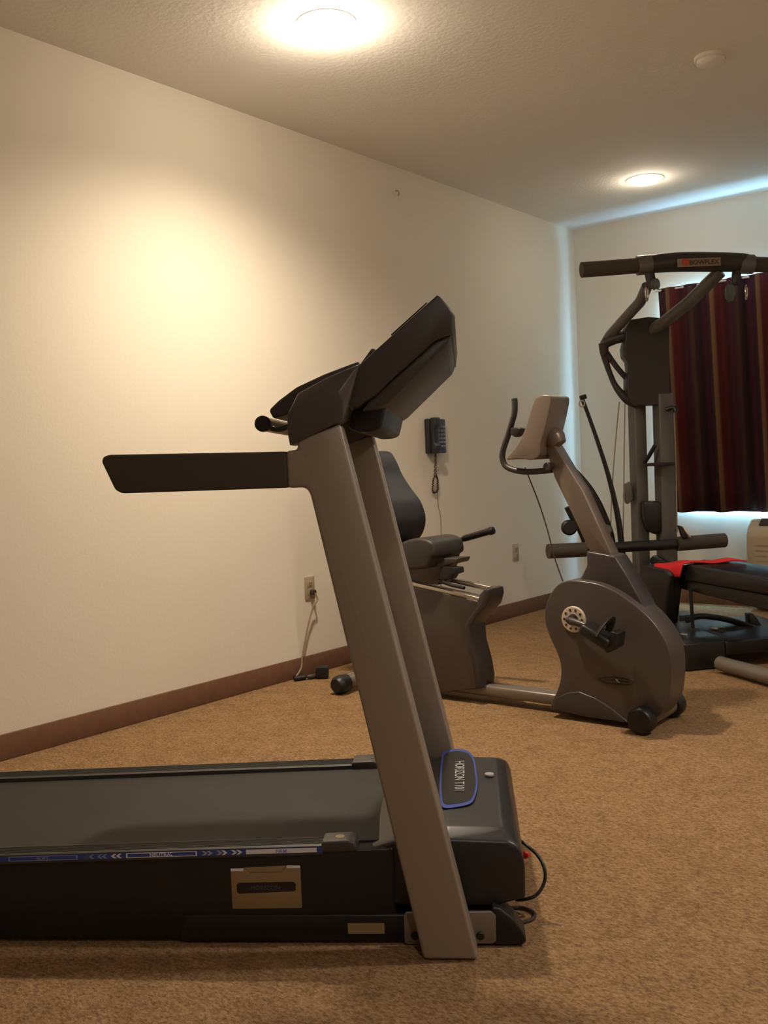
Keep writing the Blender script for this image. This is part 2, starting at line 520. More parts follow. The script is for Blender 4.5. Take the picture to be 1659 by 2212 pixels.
for i in range(81):
    x = CX0 + 0.01 + (CX1 - CX0 - 0.02) * i / 80
    dy = 0.010 * math.sin(2 * math.pi * x / 0.155)
    cur_ = [lt.verts.new((x + 0.03, YC + 0.028 + dy * 0.4 + 0.002, 0.655)), lt.verts.new((x, YC + 0.028 + dy * 0.4 + 0.002, 2.17))]
    cur_ += [lt.verts.new((x, YC + 0.030 + dy * 0.4 + 0.002, 2.17)), lt.verts.new((x + 0.03, YC + 0.030 + dy * 0.4 + 0.002, 0.655))]
    if prev:
        for a_ in range(4):
            lt.faces.new((prev[a_], prev[(a_ + 1) % 4], cur_[(a_ + 1) % 4], cur_[a_]))
    prev = cur_
ml._merge(lt); ml.build('lining', 'lining', cur)
r_ = MB().tube([V3((CX0 - 0.02, YC + 0.012, 2.188)), V3((CX1 + 0.03, YC + 0.012, 2.188))], 0.007, 12)
for x in (CX0 - 0.01, 1.86, CX1 + 0.02):
    r_.tube([V3((x, YC + 0.012, 2.188)), V3((x, Y_FAR + 0.004, 2.188))], 0.006, 8)
r_.build('rod', 'frame', cur)

# ------------------------------------------------------------------ wall air conditioner
AX0, AX1, AY = 1.285, 2.36, 6.36
ac = thing('air_conditioner', ((AX0 + AX1) / 2, 6.48, 0.06), 'beige air conditioner unit low on the far wall under the curtain', 'air conditioner')
MB().prism(P3([(AX0, Y_FAR, 0.05), (AX0, AY, 0.05), (AX0, AY, 0.50), (AX0, AY + 0.03, 0.555), (AX0, AY + 0.10, 0.60), (AX0, Y_FAR, 0.60)]), X * (AX1 - AX0), 0.018).build('body', 'ac', ac)
g = MB()
for i in range(9):
    z = 0.16 + i * 0.034
    abox(g, AX0 + 0.06, AX1 - 0.06, AY - 0.004, AY + 0.004, z, z + 0.009)
g.build('louvre', 'plate_tan', ac)
nrm = V3((0, -0.045, 0.07)).normalized()
g = MB()
g.prism(P3([(AX0 + 0.075, AY + 0.034, 0.563), (AX1 - 0.3, AY + 0.034, 0.563), (AX1 - 0.3, AY + 0.095, 0.602), (AX0 + 0.075, AY + 0.095, 0.602)]), nrm * 0.004)
g.build('outlet_grille', 'acdark', ac)

# ------------------------------------------------------------------ wall phone, outlets, hook, adapter


def lw(px, py, off=0.0):
    p = on_plane(px, py, V3((off, 0, 0)), X)
    return p


p = lw(944, 942, 0.03)
py0, pz0 = p.y, p.z
ph = thing('wall_telephone', (0, py0, pz0 - 0.11), 'black telephone with a dangling cord mounted on the cream wall', 'telephone')
MB().box(V3((0.018, py0, pz0)), X * 0.036, Y * 0.172, Z * 0.205, 0.008).build('base_body', 'phone', ph)
h = MB()
hy = py0 - 0.048
h.prism(P3([(0.034, hy - 0.027, pz0 - 0.102), (0.075, hy - 0.027, pz0 - 0.102), (0.079, hy - 0.027, pz0 - 0.06), (0.062, hy - 0.027, pz0 - 0.04), (0.062, hy - 0.027, pz0 + 0.04),
            (0.079, hy - 0.027, pz0 + 0.06), (0.075, hy - 0.027, pz0 + 0.108), (0.034, hy - 0.027, pz0 + 0.108)]), Y * 0.054, 0.008)
h.build('handset', 'phone', ph)
kp = MB()
for r in range(6):
    for c in range(3):
        kp.box(V3((0.038, py0 + 0.012 + c * 0.026, pz0 + 0.055 - r * 0.023)), X * 0.006, Y * 0.019, Z * 0.013, 0.002)
kp.build('keypad', 'key', ph)
a = V3((0.045, hy + 0.002, pz0 - 0.10)); b_ = V3((0.03, hy + 0.028, pz0 - 0.10))
bot = lw(942, 1064, 0.03)
path = catmull([a, V3((0.035, hy + 0.002, pz0 - 0.22)), V3((0.02, hy + 0.006, bot.z + 0.07)), V3((0.014, bot.y - 0.012, bot.z + 0.012)), V3((0.014, bot.y + 0.014, bot.z)),
                V3((0.014, bot.y + 0.042, bot.z + 0.02)), V3((0.016, bot.y + 0.038, bot.z + 0.08)), V3((0.02, hy + 0.032, pz0 - 0.22)), b_], 26)
coil = []
for i, q in enumerate(path):
    d = (path[min(i + 1, len(path) - 1)] - path[max(i - 1, 0)]).normalized()
    u, v = basis(d); an = i * 1.15
    coil.append(q + 0.0045 * (math.cos(an) * u + math.sin(an) * v))
MB().tube(coil, 0.0028, 6).build('coiled_cord', 'cordbrown', ph)
MB().tube([V3((0.012, py0 + 0.01, pz0 - 0.10)), lw(946, 1085, 0.006), lw(951, 1110, 0.006), lw(953, 1150, 0.006), lw(952, 1250, 0.006), V3((0.006, lw(952, 1280).y, 0.10))], 0.0022, 6, smooth=5).build('line_cord', 'cordtan', ph)


def outlet(px, py, label, plate, slots, used=False):
    c = lw(px, py)
    t = thing('wall_outlet', (0, c.y, c.z - 0.057), label, 'outlet', 'wall outlets')
    MB().box(V3((0.003, c.y, c.z)), X * 0.006, Y * 0.072, Z * 0.116, 0.002).build('cover_plate', plate, t)
    for s in (-1, 1):
        r = MB().box(V3((0.0065, c.y, c.z + s * 0.0205)), X * 0.004, Y * 0.034, Z * 0.029, 0.004).build('receptacle', plate if not used else 'plate_tan', t)
        g = MB()
        for q in (-1, 1):
            g.box(V3((0.0085, c.y + q * 0.0065, c.z + s * 0.0205 + 0.004)), X * 0.001, Y * 0.0025, Z * 0.009)
        g.box(V3((0.0085, c.y, c.z + s * 0.0205 - 0.008)), X * 0.001, Y * 0.005, Z * 0.005)
        g.build('slot', 'slot', r)
    return c


c1 = outlet(668, 1270, 'almond wall outlet with a dark plug in it, left of the treadmill upright', 'plate_tan', 'slot', True)
c2 = outlet(1113, 1193, 'faded wall outlet on the cream wall between the two seats of gym machines', 'plate_dim', 'slot')
ORIG_lab = [o for o in bpy.data.objects if o.get('label', '').startswith('faded wall outlet')][0]
ORIG_lab['label'] = 'faded unused wall outlet to the left of the exercise bike mast'

hk = lw(853, 415)
t = thing('wall_hook', (0, hk.y, hk.z), 'tiny dull metal hook plate high on the cream wall near the ceiling', 'hook')
MB().cyl(V3((0, hk.y, hk.z)), X, 0.022, 0.005, 0.0015).build('plate', 'wall', t)
MB().tube([V3((0.004, hk.y, hk.z + 0.006)), V3((0.022, hk.y, hk.z + 0.004)), V3((0.026, hk.y + 0.004, hk.z - 0.012)), V3((0.016, hk.y + 0.008, hk.z - 0.022))], 0.004, 8, smooth=4).build('hook', 'hookmetal', t)

ad = on_plane(697, 1464, V3((0, 0, 0)), Z); pg = on_plane(645, 1470, V3((0, 0, 0)), Z)
adx = V3((max(ad.x, 0.10), ad.y, 0))
t = thing('power_adapter', (adx.x, adx.y, 0), 'black power adapter with cord lying on the carpet by the baseboard', 'power adapter')
MB().box(V3((adx.x, adx.y, 0.030)), RIGHT * 0.062, FWD * 0.075, Z * 0.058, 0.008).build('brick', 'blackplastic', t)
plug = V3((max(pg.x, 0.06), pg.y, 0.014))
d = (adx - plug); d.z = 0; d.normalize()
MB().tube([plug - d * 0.03, plug - d * 0.028, plug + d * 0.028, plug + d * 0.034], [0.008, 0.0135, 0.0135, 0.007], 12).build('connector', 'blackplastic', t)
MB().tube([plug + d * 0.038, plug + d * 0.05, plug + d * 0.085, plug + d * 0.095], [0.006, 0.012, 0.012, 0.005], 12).build('splice', 'cordbrown', t)
MB().tube([plug + d * 0.03, plug + d * 0.10, adx - d * 0.03 + Z * 0.02], 0.004, 8, smooth=4).build('output_cord', 'cordbrown', t)
MB().tube([V3((0.012, c1.y + 0.004, c1.z - 0.021)), V3((0.034, c1.y + 0.004, c1.z - 0.021))], [0.015, 0.013], 14).build('plug', 'cordbrown', t)
cp = [V3((0.034, c1.y + 0.004, c1.z - 0.024)), V3((0.042, c1.y + 0.012, c1.z - 0.06)), lw(677, 1310, 0.035), lw(667, 1345, 0.03), lw(659, 1385, 0.028), lw(653, 1418, 0.026),
      V3((0.03, lw(650, 1440, 0.03).y, 0.05)), V3((plug.x - d.x * 0.02, plug.y - d.y * 0.03, 0.014))]
MB().tube(cp, 0.0045, 8, smooth=6).build('mains_cord', 'cordtan', t)

# ------------------------------------------------------------------ treadmill
yaw = math.radians(4.8)
TU = math.cos(yaw) * RIGHT - math.sin(yaw) * FWD
TV = V3((-TU.y, TU.x, 0))
TO = on_plane(975, 2078, V3((0, 0, 0)), Z)


def tw(u, v, z):
    return TO + TU * u + TV * v + Z * z


def tp(px, py, v):
    return on_plane(px, py, TO + TV * v, TV)


def tpl(pts, v):
    return [tp(a, b, v) for a, b in pts]


tm = thing('treadmill', tw(-0.4, 0.37, 0), 'grey and black treadmill with console on two slanted uprights in the foreground', 'treadmill')


def upright(v0, v1):
    pr = [(-0.058, 0.004), (0.056, 0.004), (-0.184, 1.125), (-0.278, 1.10), (-0.2745, 1.076), (-0.300, 1.0745), (-0.300, 0.998), (-0.262, 0.998), (-0.2535, 0.985)]
    return MB().prism([tw(u, v0, z) for u, z in pr], TV * (v1 - v0), 0.008, 3).build('upright', 'upright', tm)


upright(0.0, 0.06)
upright(0.69, 0.75)


def handrail(v0, v1):
    pr = [(-0.2985, 0.9985), (-0.2985, 1.0735), (-0.675, 1.0825), (-0.687, 1.078), (-0.690, 1.068), (-0.664, 1.008), (-0.650, 1.0005)]
    return MB().prism([tw(u, v0, z) for u, z in pr], TV * (v1 - v0), 0.014, 4).build('handrail', 'grip', tm)


handrail(-0.002, 0.056)
handrail(0.694, 0.752)


def cap(v0, v1, vin):
    s = 1 if v1 > v0 else -1
    lo_px = [(627, 963), (622, 935), (621, 897), (634, 878), (733, 846), (741, 870), (742, 907), (700, 921), (660, 942)]
    hi_px = [(630, 870), (641, 848), (700, 816), (768, 787), (774, 786), (735, 846)]
    base = [tp(a, b, 0.0) - TV * 0.0 for a, b in lo_px]
    top = [tp(a, b, 0.0) for a, b in hi_px]
    pts = [p_ + TV * v0 for p_ in base] + [p_ + TV * (v0 + s * 0.022) for p_ in top]
    pts += [p_ + TV * v1 for p_ in base] + [p_ + TV * v1 for p_ in top]
    return MB().hull(pts, 0.004, 2).build('upright_cap', 'caplight', tm)


cap(-0.005, 0.068, 0)
cap(0.755, 0.682, 0)

con = MB().prism(tpl([(735, 852), (774, 789), (943, 636), (951, 640), (971, 664), (982, 680), (978, 720), (942, 733), (850, 815), (838, 826), (815, 850), (770, 880), (745, 878)], 0.03),
                 TV * 0.69, 0.007, 3).build('console', 'darkplastic', tm)
MB().prism(tpl([(941, 734), (976, 722), (969, 743), (838, 872), (820, 882), (780, 888), (800, 860), (838, 827)], 0.045), TV * 0.66, 0.006, 2).build('rear_cover', 'darkplastic', con)
# screen and key panel on the upper slanted face of the console
A0, A1 = tp(785, 779, 0.12), tp(930, 648, 0.12)
dv = (A1 - A0); nn = TV.cross(dv).normalized()
if nn.z < 0:
    nn = -nn
scr = MB().prism([A0 + dv * 0.42, A0 + dv * 0.95, A0 + dv * 0.95 + TV * 0.51, A0 + dv * 0.42 + TV * 0.51], nn * 0.002)
scr.build('display_panel', 'blackgloss', con)
kb = MB()
for i in range(7):
    kb.prism([A0 + dv * 0.18 + TV * (0.04 + i * 0.065), A0 + dv * 0.30 + TV * (0.04 + i * 0.065), A0 + dv * 0.30 + TV * (0.08 + i * 0.065), A0 + dv * 0.18 + TV * (0.08 + i * 0.065)], nn * 0.004, 0.001)
kb.build('key_row', 'dimprint', con)
c_ = tp(806, 760, 0.30)
MB().prism(tpl([(778, 786), (803, 752), (811, 754), (813, 762), (800, 776)], 0.30), TV * 0.12, 0.003).build('safety_key', 'caplight', con)
MB().prism(tpl([(757, 895), (752, 925), (775, 934), (808, 932), (824, 924), (834, 880), (836, 866), (800, 870), (770, 872)], 0.09), TV * 0.57, 0.006).build('console_neck', 'blackplastic', tm)
tray = MB().prism(tpl([(580, 886), (600, 866), (640, 836), (700, 808), (775, 779), (770, 800), (700, 850), (640, 890), (590, 905)], 0.09), TV * 0.57, 0.006).build('tray', 'darkplastic', tm)
hb0, hb1 = tp(566, 915, 0.10), tp(566, 915, 0.10) + TV * 0.54
hb = MB().tube([hb0 + TV * 0.008, hb1], 0.0165, 24).build('hand_pulse_bar', 'alu', tm)
MB().cyl(hb0, TV, 0.0175, 0.02, 0.004).build('end_cap', 'blackplastic', hb)
for vv in (0.10, 0.42):
    MB().tube([hb0 + TV * (vv - 0.06) - Z * 0.004, tp(600, 928, vv + 0.03), tp(628, 920, vv + 0.03)], 0.006, 10, smooth=4).build('bracket', 'darkplastic', hb)

# deck, belt, rails ------------------------------------------------
SL = 0.0235


def zt(u):
    return 0.2205 + SL * (u + 0.278)


U0 = -1.52
MB().prism([tw(u, 0.076, z) for u, z in ((U0, 0.020), (U0, zt(U0) - 0.014), (-0.12, zt(-0.12) - 0.014), (-0.12, 0.03), (-0.60, 0.012), (-1.3, 0.012))], TV * 0.60, 0.004).build('deck', 'blackplastic', tm)
bl = MB()
zb = -0.010
pts = [(U0 + 0.03, zt(U0 + 0.03) - 0.05), (U0 + 0.012, zt(U0) - 0.028), (U0 + 0.03, zt(U0) + zb), (-0.10, zt(-0.10) + zb), (-0.10, zt(-0.1) + zb - 0.004)]
bl.prism([tw(u, 0.118, z) for u, z in pts], TV * 0.515, 0)
bl.build('running_belt', 'belt' if 'belt' in M else 'rail', tm)


def side_rail(v0, v1):
    o = MB().prism([tw(U0, v, z) for v, z in ((v0, zt(U0) - 0.020), (v0, zt(U0) - 0.001), (v0 + (v1 - v0) * 0.1, zt(U0) + 0.001), (v0 + (v1 - v0) * 0.9, zt(U0) + 0.001), (v1, zt(U0) - 0.001), (v1, zt(U0) - 0.020))],
                   tw(-0.272, 0, zt(-0.272)) - tw(U0, 0, zt(U0)), 0).build('side_rail', 'rail', tm)
    rb = MB()
    for i in range(6):
        vv = v0 + (v1 - v0) * (0.2 + 0.12 * i)
        rb.prism([tw(U0, vv - 0.0012, zt(U0)), tw(U0, vv + 0.0012, zt(U0)), tw(U0, vv + 0.0012, zt(U0) + 0.0022), tw(U0, vv - 0.0012, zt(U0) + 0.0022)], tw(-0.272, 0, zt(-0.272)) - tw(U0, 0, zt(U0)))
    rb.build('rib', 'rubber', o)
    e = MB().prism([tw(-0.274, v0 - 0.002, zt(-0.274) - 0.016), tw(-0.274, v0 - 0.002, zt(-0.274) + 0.008), tw(-0.215, v0 - 0.002, zt(-0.2) + 0.009), tw(-0.200, v0 - 0.002, zt(-0.2) + 0.004), tw(-0.196, v0 - 0.002, zt(-0.2) - 0.016)],
                   TV * (v1 - v0 + 0.004), 0.005, 3).build('rail_cap', 'darkplastic', o)
    return o, e


rl, ecap = side_rail(0.070, 0.122)
side_rail(0.632, 0.700)
cm = tw(-0.236, 0.096, zt(-0.236) + 0.0085)
MB().lathe(cm, Z, [(0, 0.0012), (0.010, 0.0012), (0.011, 0)], 24).build('emblem', 'sticker', ecap)

# blue decal along the near rail, with capsules, chevrons and words
VS = 0.0695


def su(px):      # u on the rail's side face for an image column along the stripe
    q = tp(px, 1850 - 0.032 * px, VS) - TO
    return q.dot(TU)


def strip(u0, u1, f0, f1, vv):
    """thin quad on the rail side; f: 0 bottom .. 1 top of the decal"""
    H0, H1 = -0.0150, -0.0030
    g_ = lambda u, f: tw(u, vv, zt(u) + H0 + (H1 - H0) * f)
    return [g_(u0, f0), g_(u1, f0), g_(u1, f1), g_(u0, f1)]


dec = MB().prism(strip(U0 + 0.05, su(697), 0, 1, VS), TV * 0.001).build('blue_stripe', 'blue', rl)


def capsule(px0, px1, fill, mname, word, wmat):
    u0, u1 = su(px0), su(px1); vv = VS - 0.0005
    mbx = MB()
    if fill:
        mbx.prism(strip(u0, u1, 0.10, 0.90, vv), TV * 0.0006)
    else:
        mbx.prism(strip(u0, u1, 0.82, 0.94, vv), TV * 0.0006); mbx.prism(strip(u0, u1, 0.06, 0.18, vv), TV * 0.0006)
        mbx.prism(strip(u0, u0 + 0.003, 0.1, 0.9, vv), TV * 0.0006); mbx.prism(strip(u1 - 0.003, u1, 0.1, 0.9, vv), TV * 0.0006)
    c_ = mbx.build('zone_outline', mname, dec)
    um = (u0 + u1) / 2
    lettering(word, 'lettering', tw(um, vv - 0.0008, zt(um) - 0.0092), TU + Z * SL, Z, 0.0105, wmat, dec, 0.0003, 0.0001, sx=1.15)


capsule(18, 167, False, 'paleblue', 'SOFT', 'paleblue')
capsule(272, 425, False, 'white', 'NEUTRAL', 'white')
capsule(531, 684, True, 'white', 'FIRM', 'paleblue')


def chevron(px, direction, mname):
    u = su(px); wd_ = 0.007; th = 0.006 * direction
    g_ = lambda uu, f: tw(uu, VS - 0.0005, zt(uu) - 0.0150 + 0.012 * f)
    return MB().prism([g_(u, 0.1), g_(u + wd_ * direction, 0.5), g_(u, 0.9), g_(u - th, 0.9), g_(u - th + wd_ * direction, 0.5), g_(u - th, 0.1)], TV * 0.0006).build('chevron', mname, dec)


for px, dr, mm in ((188, -1, 'dimprint'), (198, -1, 'paleblue'), (216, -1, 'paleblue'), (226, -1, 'paleblue'), (246, -1, 'white'), (257, -1, 'white'),
                   (441, 1, 'greyprint'), (452, 1, 'greyprint'), (473, 1, 'greyprint'), (484, 1, 'white'), (505, 1, 'white'), (516, 1, 'white')):
    chevron(px, dr, mm)

# hood over the motor
hd_lo = [(-0.203, 0.100), (-0.203, 0.198), (-0.125, 0.218), (0.0, 0.224), (0.128, 0.218), (0.150, 0.210), (0.160, 0.19), (0.163, 0.165), (0.162, 0.095), (0.093, 0.078), (-0.1, 0.078)]
hd_hi = [(-0.160, 0.205), (-0.110, 0.226), (0.0, 0.240), (0.118, 0.236), (0.142, 0.220)]
pts = []
for v_, grow in ((0.086, 0.0), (0.690, 0.0)):
    pts += [tw(u, v_, z) for u, z in hd_lo]
for v_ in (0.125, 0.60):
    pts += [tw(u, v_, z + (0.010 if v_ > 0.3 else 0.0)) for u, z in hd_hi]
hood = MB().hull(pts, 0.006, 3).build('motor_hood', 'hood', tm)


def hood_z(v):
    return 0.2415 + 0.010 * (v - 0.125) / 0.475


def hp(px, py):        # a point on the hood's top
    q = on_plane(px, py, V3((0, 0, 0.243)), Z) - TO
    return q.dot(TU), q.dot(TV)


ring_px = [(955, 1640), (965, 1630), (990, 1626), (1012, 1631), (1024, 1645), (1030, 1675), (1032, 1700), (1026, 1725), (1015, 1738), (985, 1745), (958, 1746), (951, 1730), (950, 1690)]
ring = [hp(a, b) for a, b in ring_px]
ring3 = catmull([tw(u, v, hood_z(v) + 0.0002) for u, v in ring], 6, True)
cen = sum(ring3, V3()) / len(ring3)
inner3 = [cen + (p_ - cen) * 0.90 for p_ in ring3]
MB().prism(ring3, Z * 0.0012).build('badge_ring', 'blue', hood)
bd = MB().prism([p_ + Z * 0.0006 for p_ in inner3], Z * 0.0012).build('badge_panel', 'blackgloss', hood)
u_, v_ = hp(992, 1682)
lettering('HORIZON T101', 'lettering', tw(u_, v_, hood_z(v_) + 0.0030), -TV - Z * 0.0211, TU, 0.034, 'greyprint', bd, 0.0004, 0.0004, sx=0.94)
u_, v_ = hp(1057, 1677)
MB().lathe(tw(u_, v_, hood_z(v_) - 0.002), Z, [(0, 0.004), (0.011, 0.004), (0.012, 0.0)], 20).build('emblem', 'greyprint', hood)

# base frame, feet, bracket plates
bf = MB()
bf.prism([tw(u, 0.072, z) for u, z in ((-0.60, 0.010), (-0.585, 0.066), (0.09, 0.066), (0.09, 0.008), (-0.58, 0.006))], TV * 0.06, 0.004)
bf.prism([tw(u, 0.63, z) for u, z in ((-0.60, 0.010), (-0.585, 0.066), (0.09, 0.066), (0.09, 0.008), (-0.58, 0.006))], TV * 0.055, 0.004)
bf.box(tw(0.04, 0.38, 0.036), TU * 0.06, TV * 0.55, Z * 0.045, 0.003)
base = bf.build('base_frame', 'blackplastic', tm)
MB().box(tw(-0.184, 0.0712, 0.0365), TU * 0.080, TV * 0.001, Z * 0.023).build('sticker', 'sticker', base)
for v0 in (0.062, 0.632):
    MB().prism([tw(u, v0, z) for u, z in ((0.088, 0.004), (0.088, 0.088), (0.106, 0.084), (0.135, 0.060), (0.156, 0.028), (0.160, 0.012), (0.152, 0.004))], TV * 0.06, 0.005, 3).build('foot', 'blackplastic', base)
for v0 in (0.0605, 0.682):
    pl = MB().prism([tw(u, v0, z) for u, z in ((-0.101, 0.010), (-0.101, 0.070), (-0.095, 0.076), (0.088, 0.078), (0.096, 0.070), (0.096, 0.014), (0.088, 0.008), (-0.093, 0.006))], TV * 0.008, 0.002).build('bracket_plate', 'tubegrey', tm)
    for uu in (0.062, -0.078):
        MB().cyl(tw(uu, v0 - 0.004, 0.026), TV, 0.009, 0.006, 0.002, 16).build('bolt', 'blackplastic', pl)
# pale plaque on the deck's side
q0 = (-0.478, -0.323)
pq = MB().prism([tw(u, 0.0745, z) for u, z in ((q0[0], 0.078), (q0[0], 0.168), (-0.448, 0.170), (-0.436, 0.158), (-0.365, 0.160), (-0.354, 0.174), (q0[1], 0.174), (q0[1], 0.080))], TV * 0.006, 0.0012).build('plaque', 'champagne', tm)
MB().prism([tw(u, 0.0752, z) for u, z in ((-0.448, 0.1705), (-0.436, 0.1585), (-0.365, 0.1605), (-0.354, 0.1745))], TV * 0.006, 0.001).build('plaque_tab', 'sticker', pq)
for a_, b_, z_ in ((-0.4775, -0.449, 0.1665), (-0.353, -0.3235, 0.1725)):
    MB().box(tw((a_ + b_) / 2, 0.0735, z_), TU * (b_ - a_), TV * 0.002, Z * 0.006, 0.0005).build('plaque_corner', 'white', pq)
MB().prism([tw(u, 0.0738, z) for u, z in ((-0.466, 0.117), (-0.466, 0.133), (-0.461, 0.137), (-0.341, 0.139), (-0.335, 0.135), (-0.335, 0.121), (-0.340, 0.118), (-0.461, 0.113))], TV * 0.001).build('plaque_window', 'blackgloss', pq)
lettering('HORIZON', 'lettering', tw(-0.402, 0.0735, 0.126), TU, Z, 0.012, 'dimprint', pq, 0.0002, sx=1.2)

cd_pts = [tp(1122, 1815, 0.30), tp(1140, 1828, 0.26), tp(1163, 1850, 0.24), tp(1177, 1880, 0.22), tp(1175, 1908, 0.21), tp(1160, 1932, 0.20), tp(1138, 1942, 0.20), tp(1115, 1944, 0.22)]
MB().tube(cd_pts, 0.0038, 10, smooth=6).build('power_cord', 'blackplastic', tm)
MB().tube([tp(1128, 1846, 0.26), tp(1134, 1847, 0.25), tp(1143, 1846, 0.24)], [0.009, 0.009, 0.005], 10).build('breaker_switch', 'red', tm)
fl = lambda a, b, z=0.005: on_plane(a, b, V3((0, 0, z)), Z)
MB().tube([fl(1095, 1962), fl(1122, 1960), fl(1142, 1965), fl(1155, 1974), fl(1150, 1985), fl(1128, 1992)], 0.0042, 8, smooth=5).build('floor_cord', 'cordbrown', tm)

# ------------------------------------------------------------------ recumbent bike
bk = thing('exercise_bike', (1.15, 3.51, 0), 'bronze grey recumbent exercise bike with black seat standing behind the treadmill', 'exercise bike')


def bp_(px, py, y):
    return on_plane(px, py, V3((0, y, 0)), Y)


def bpl(pts, y):
    return [bp_(a, b, y) for a, b in pts]


hs_px = [(1218, 1256), (1246, 1254), (1290, 1261), (1328, 1277), (1365, 1302), (1400, 1332), (1428, 1367), (1443, 1397), (1449, 1430), (1449, 1471), (1443, 1512), (1424, 1546), (1395, 1560),
         (1356, 1562), (1270, 1548), (1196, 1533), (1190, 1520), (1203, 1492), (1210, 1466), (1211, 1440), (1203, 1411), (1188, 1378), (1178, 1349), (1176, 1321), (1184, 1293), (1199, 1268)]
hs = MB().prism(catmull(bpl(hs_px, 3.41), 4, True), Y * 0.145, 0.024, 5).build('drive_housing', 'bike', bk)
lipL = [bp_(a, b, 3.402) for a, b in ((1186, 1532), (1200, 1508), (1225, 1496), (1250, 1494), (1285, 1508), (1320, 1530), (1352, 1556), (1358, 1563), (1270, 1550))]
MB().prism(lipL, Y * 0.16, 0.008, 3).build('housing_skirt', 'biketrim', bk)
# raised swoosh mark on the housing
for pl_ in ([(1291, 1466), (1310, 1464), (1330, 1463), (1352, 1467), (1372, 1473)], [(1291, 1467), (1308, 1474), (1328, 1477), (1350, 1479), (1366, 1477)], [(1308, 1469), (1326, 1470), (1346, 1472), (1360, 1474)]):
    MB().tube(bpl(pl_, 3.4095), [0.001, 0.0028, 0.0034, 0.0026, 0.001][:len(pl_)], 8, smooth=4).build('mark', 'blackplastic', hs)
MB().tube(bpl([(1329, 1466), (1334, 1471), (1339, 1475)], 3.4085), [0.001, 0.0034, 0.001], 8, smooth=3).build('mark', 'greyprint', hs)
# crank plate with holes, crank and pedal
cc = bp_(1239, 1338, 3.405)
ck = MB().lathe(cc + Y * 0.008, -Y, [(0, 0.012), (0.049, 0.012), (0.052, 0.009), (0.052, 0)], 40).build('crank_plate', 'cream_plastic', bk)
hl = MB()
for i in range(10):
    an = 2 * math.pi * i / 10
    hl.cyl(cc + V3((0.038 * math.cos(an), -0.0055, 0.038 * math.sin(an))), Y, 0.0052, 0.003, 0, 12)
hl.cyl(cc + V3((0, -0.006, 0)), Y, 0.022, 0.004, 0, 24)
hl.build('hole', 'slot', ck)
pe = bp_(1300, 1366, 3.345)
cs = V3((cc.x, 3.375, cc.z))
MB().tube([cs + V3((0, 0.03, 0)), cs], 0.017, 18).build('crank_axle', 'gymblack', bk)
ca = MB(); dd = V3((pe.x - cs.x, -0.012, pe.z - cs.z))
ca.tube([cs - dd * 0.1, cs, cs + dd * 0.5, cs + dd * 1.05], [0.010, 0.0155, 0.012, 0.012], 12)
ca.build('crank_arm', 'biketrim', bk)
pd = V3((pe.x + 0.006, 3.305, pe.z - 0.004))
ta = math.radians(-28)
pa = V3((math.cos(ta), 0, math.sin(ta))); pc = V3((-math.sin(ta), 0, math.cos(ta)))
pdl = MB().box(pd, pa * 0.130, Y * 0.095, pc * 0.044, 0.014, 3).build('pedal', 'gymblack', bk)
st = []
for i in range(9):
    an = math.pi * i / 8
    st.append(pd + pa * (0.01) + Y * (0.05 * math.cos(an)) + pc * (0.015 + 0.058 * math.sin(an)))
MB().tube(st, 0.022, 10, flat=0.25).build('pedal_strap', 'gymblack', pdl)
MB().prism([pd + pa * x_ + pc * z_ - Y * 0.035 for x_, z_ in ((0.03, -0.012), (0.070, -0.03), (0.092, 0.01), (0.075, 0.06), (0.050, 0.055), (0.058, 0.01))], Y * 0.07, 0.003).build('toe_cage', 'gymblack', pdl)
# shroud and mast
MB().prism(bpl([(1266, 1190), (1315, 1199), (1328, 1202), (1352, 1240), (1376, 1282), (1402, 1330), (1370, 1320), (1300, 1285), (1240, 1268), (1256, 1245), (1267, 1222)], 3.455), Y * 0.11, 0.008).build('mast_shroud', 'biketrim', bk)
MB().prism(bpl([(1172, 950), (1184, 938), (1222, 1001), (1260, 1062), (1290, 1128), (1322, 1198), (1318, 1206), (1280, 1206), (1228, 1096), (1196, 1030)], 3.475), Y * 0.07, 0.010, 3).build('mast', 'bikelight', bk)
hdp = [(1151, 872), (1160, 858), (1176, 853), (1190, 858), (1187, 885), (1178, 925), (1168, 960), (1166, 982), (1150, 993), (1120, 991), (1096, 993), (1097, 985), (1112, 968), (1126, 946), (1138, 915)]
hd = MB().prism(catmull(bpl(hdp, 3.42), 4, True), Y * 0.155, 0.016, 4).build('console_head', 'bikelight', bk)
MB().lathe(bp_(1193, 938, 3.50) , (bp_(1180, 938, 3.51) - bp_(1200, 975, 3.51)), [(0, 0.02), (0.030, 0.02), (0.043, 0.0), (0.045, -0.02), (0.036, -0.05), (0, -0.06)], 28).build('mast_collar', 'bikelight', bk)
hbp = [(1111, 861), (1112, 875), (1111, 893), (1105, 915), (1097, 942), (1088, 968), (1085, 988), (1092, 1006), (1110, 1015), (1135, 1019), (1165, 1018), (1192, 1015)]
hbr = MB().tube(bpl(hbp, 3.49), 0.0128, 14, smooth=5).build('handlebar', 'gymdark', bk)
MB().prism(bpl([(1103, 924), (1118, 923), (1126, 926), (1118, 942), (1112, 945), (1101, 937)], 3.47), Y * 0.04, 0.004).build('clamp', 'gymblack', hbr)
MB().cyl(bp_(1180, 1008, 3.44), Y, 0.016, 0.10, 0.003, 16).build('clamp_knob', 'biketrim', hbr)
MB().tube(bpl([(1134, 1010), (1148, 1045), (1166, 1092), (1184, 1150), (1198, 1205), (1216, 1256)], 3.50), 0.0026, 6, smooth=4).build('sensor_cable', 'cordbrown', bk)
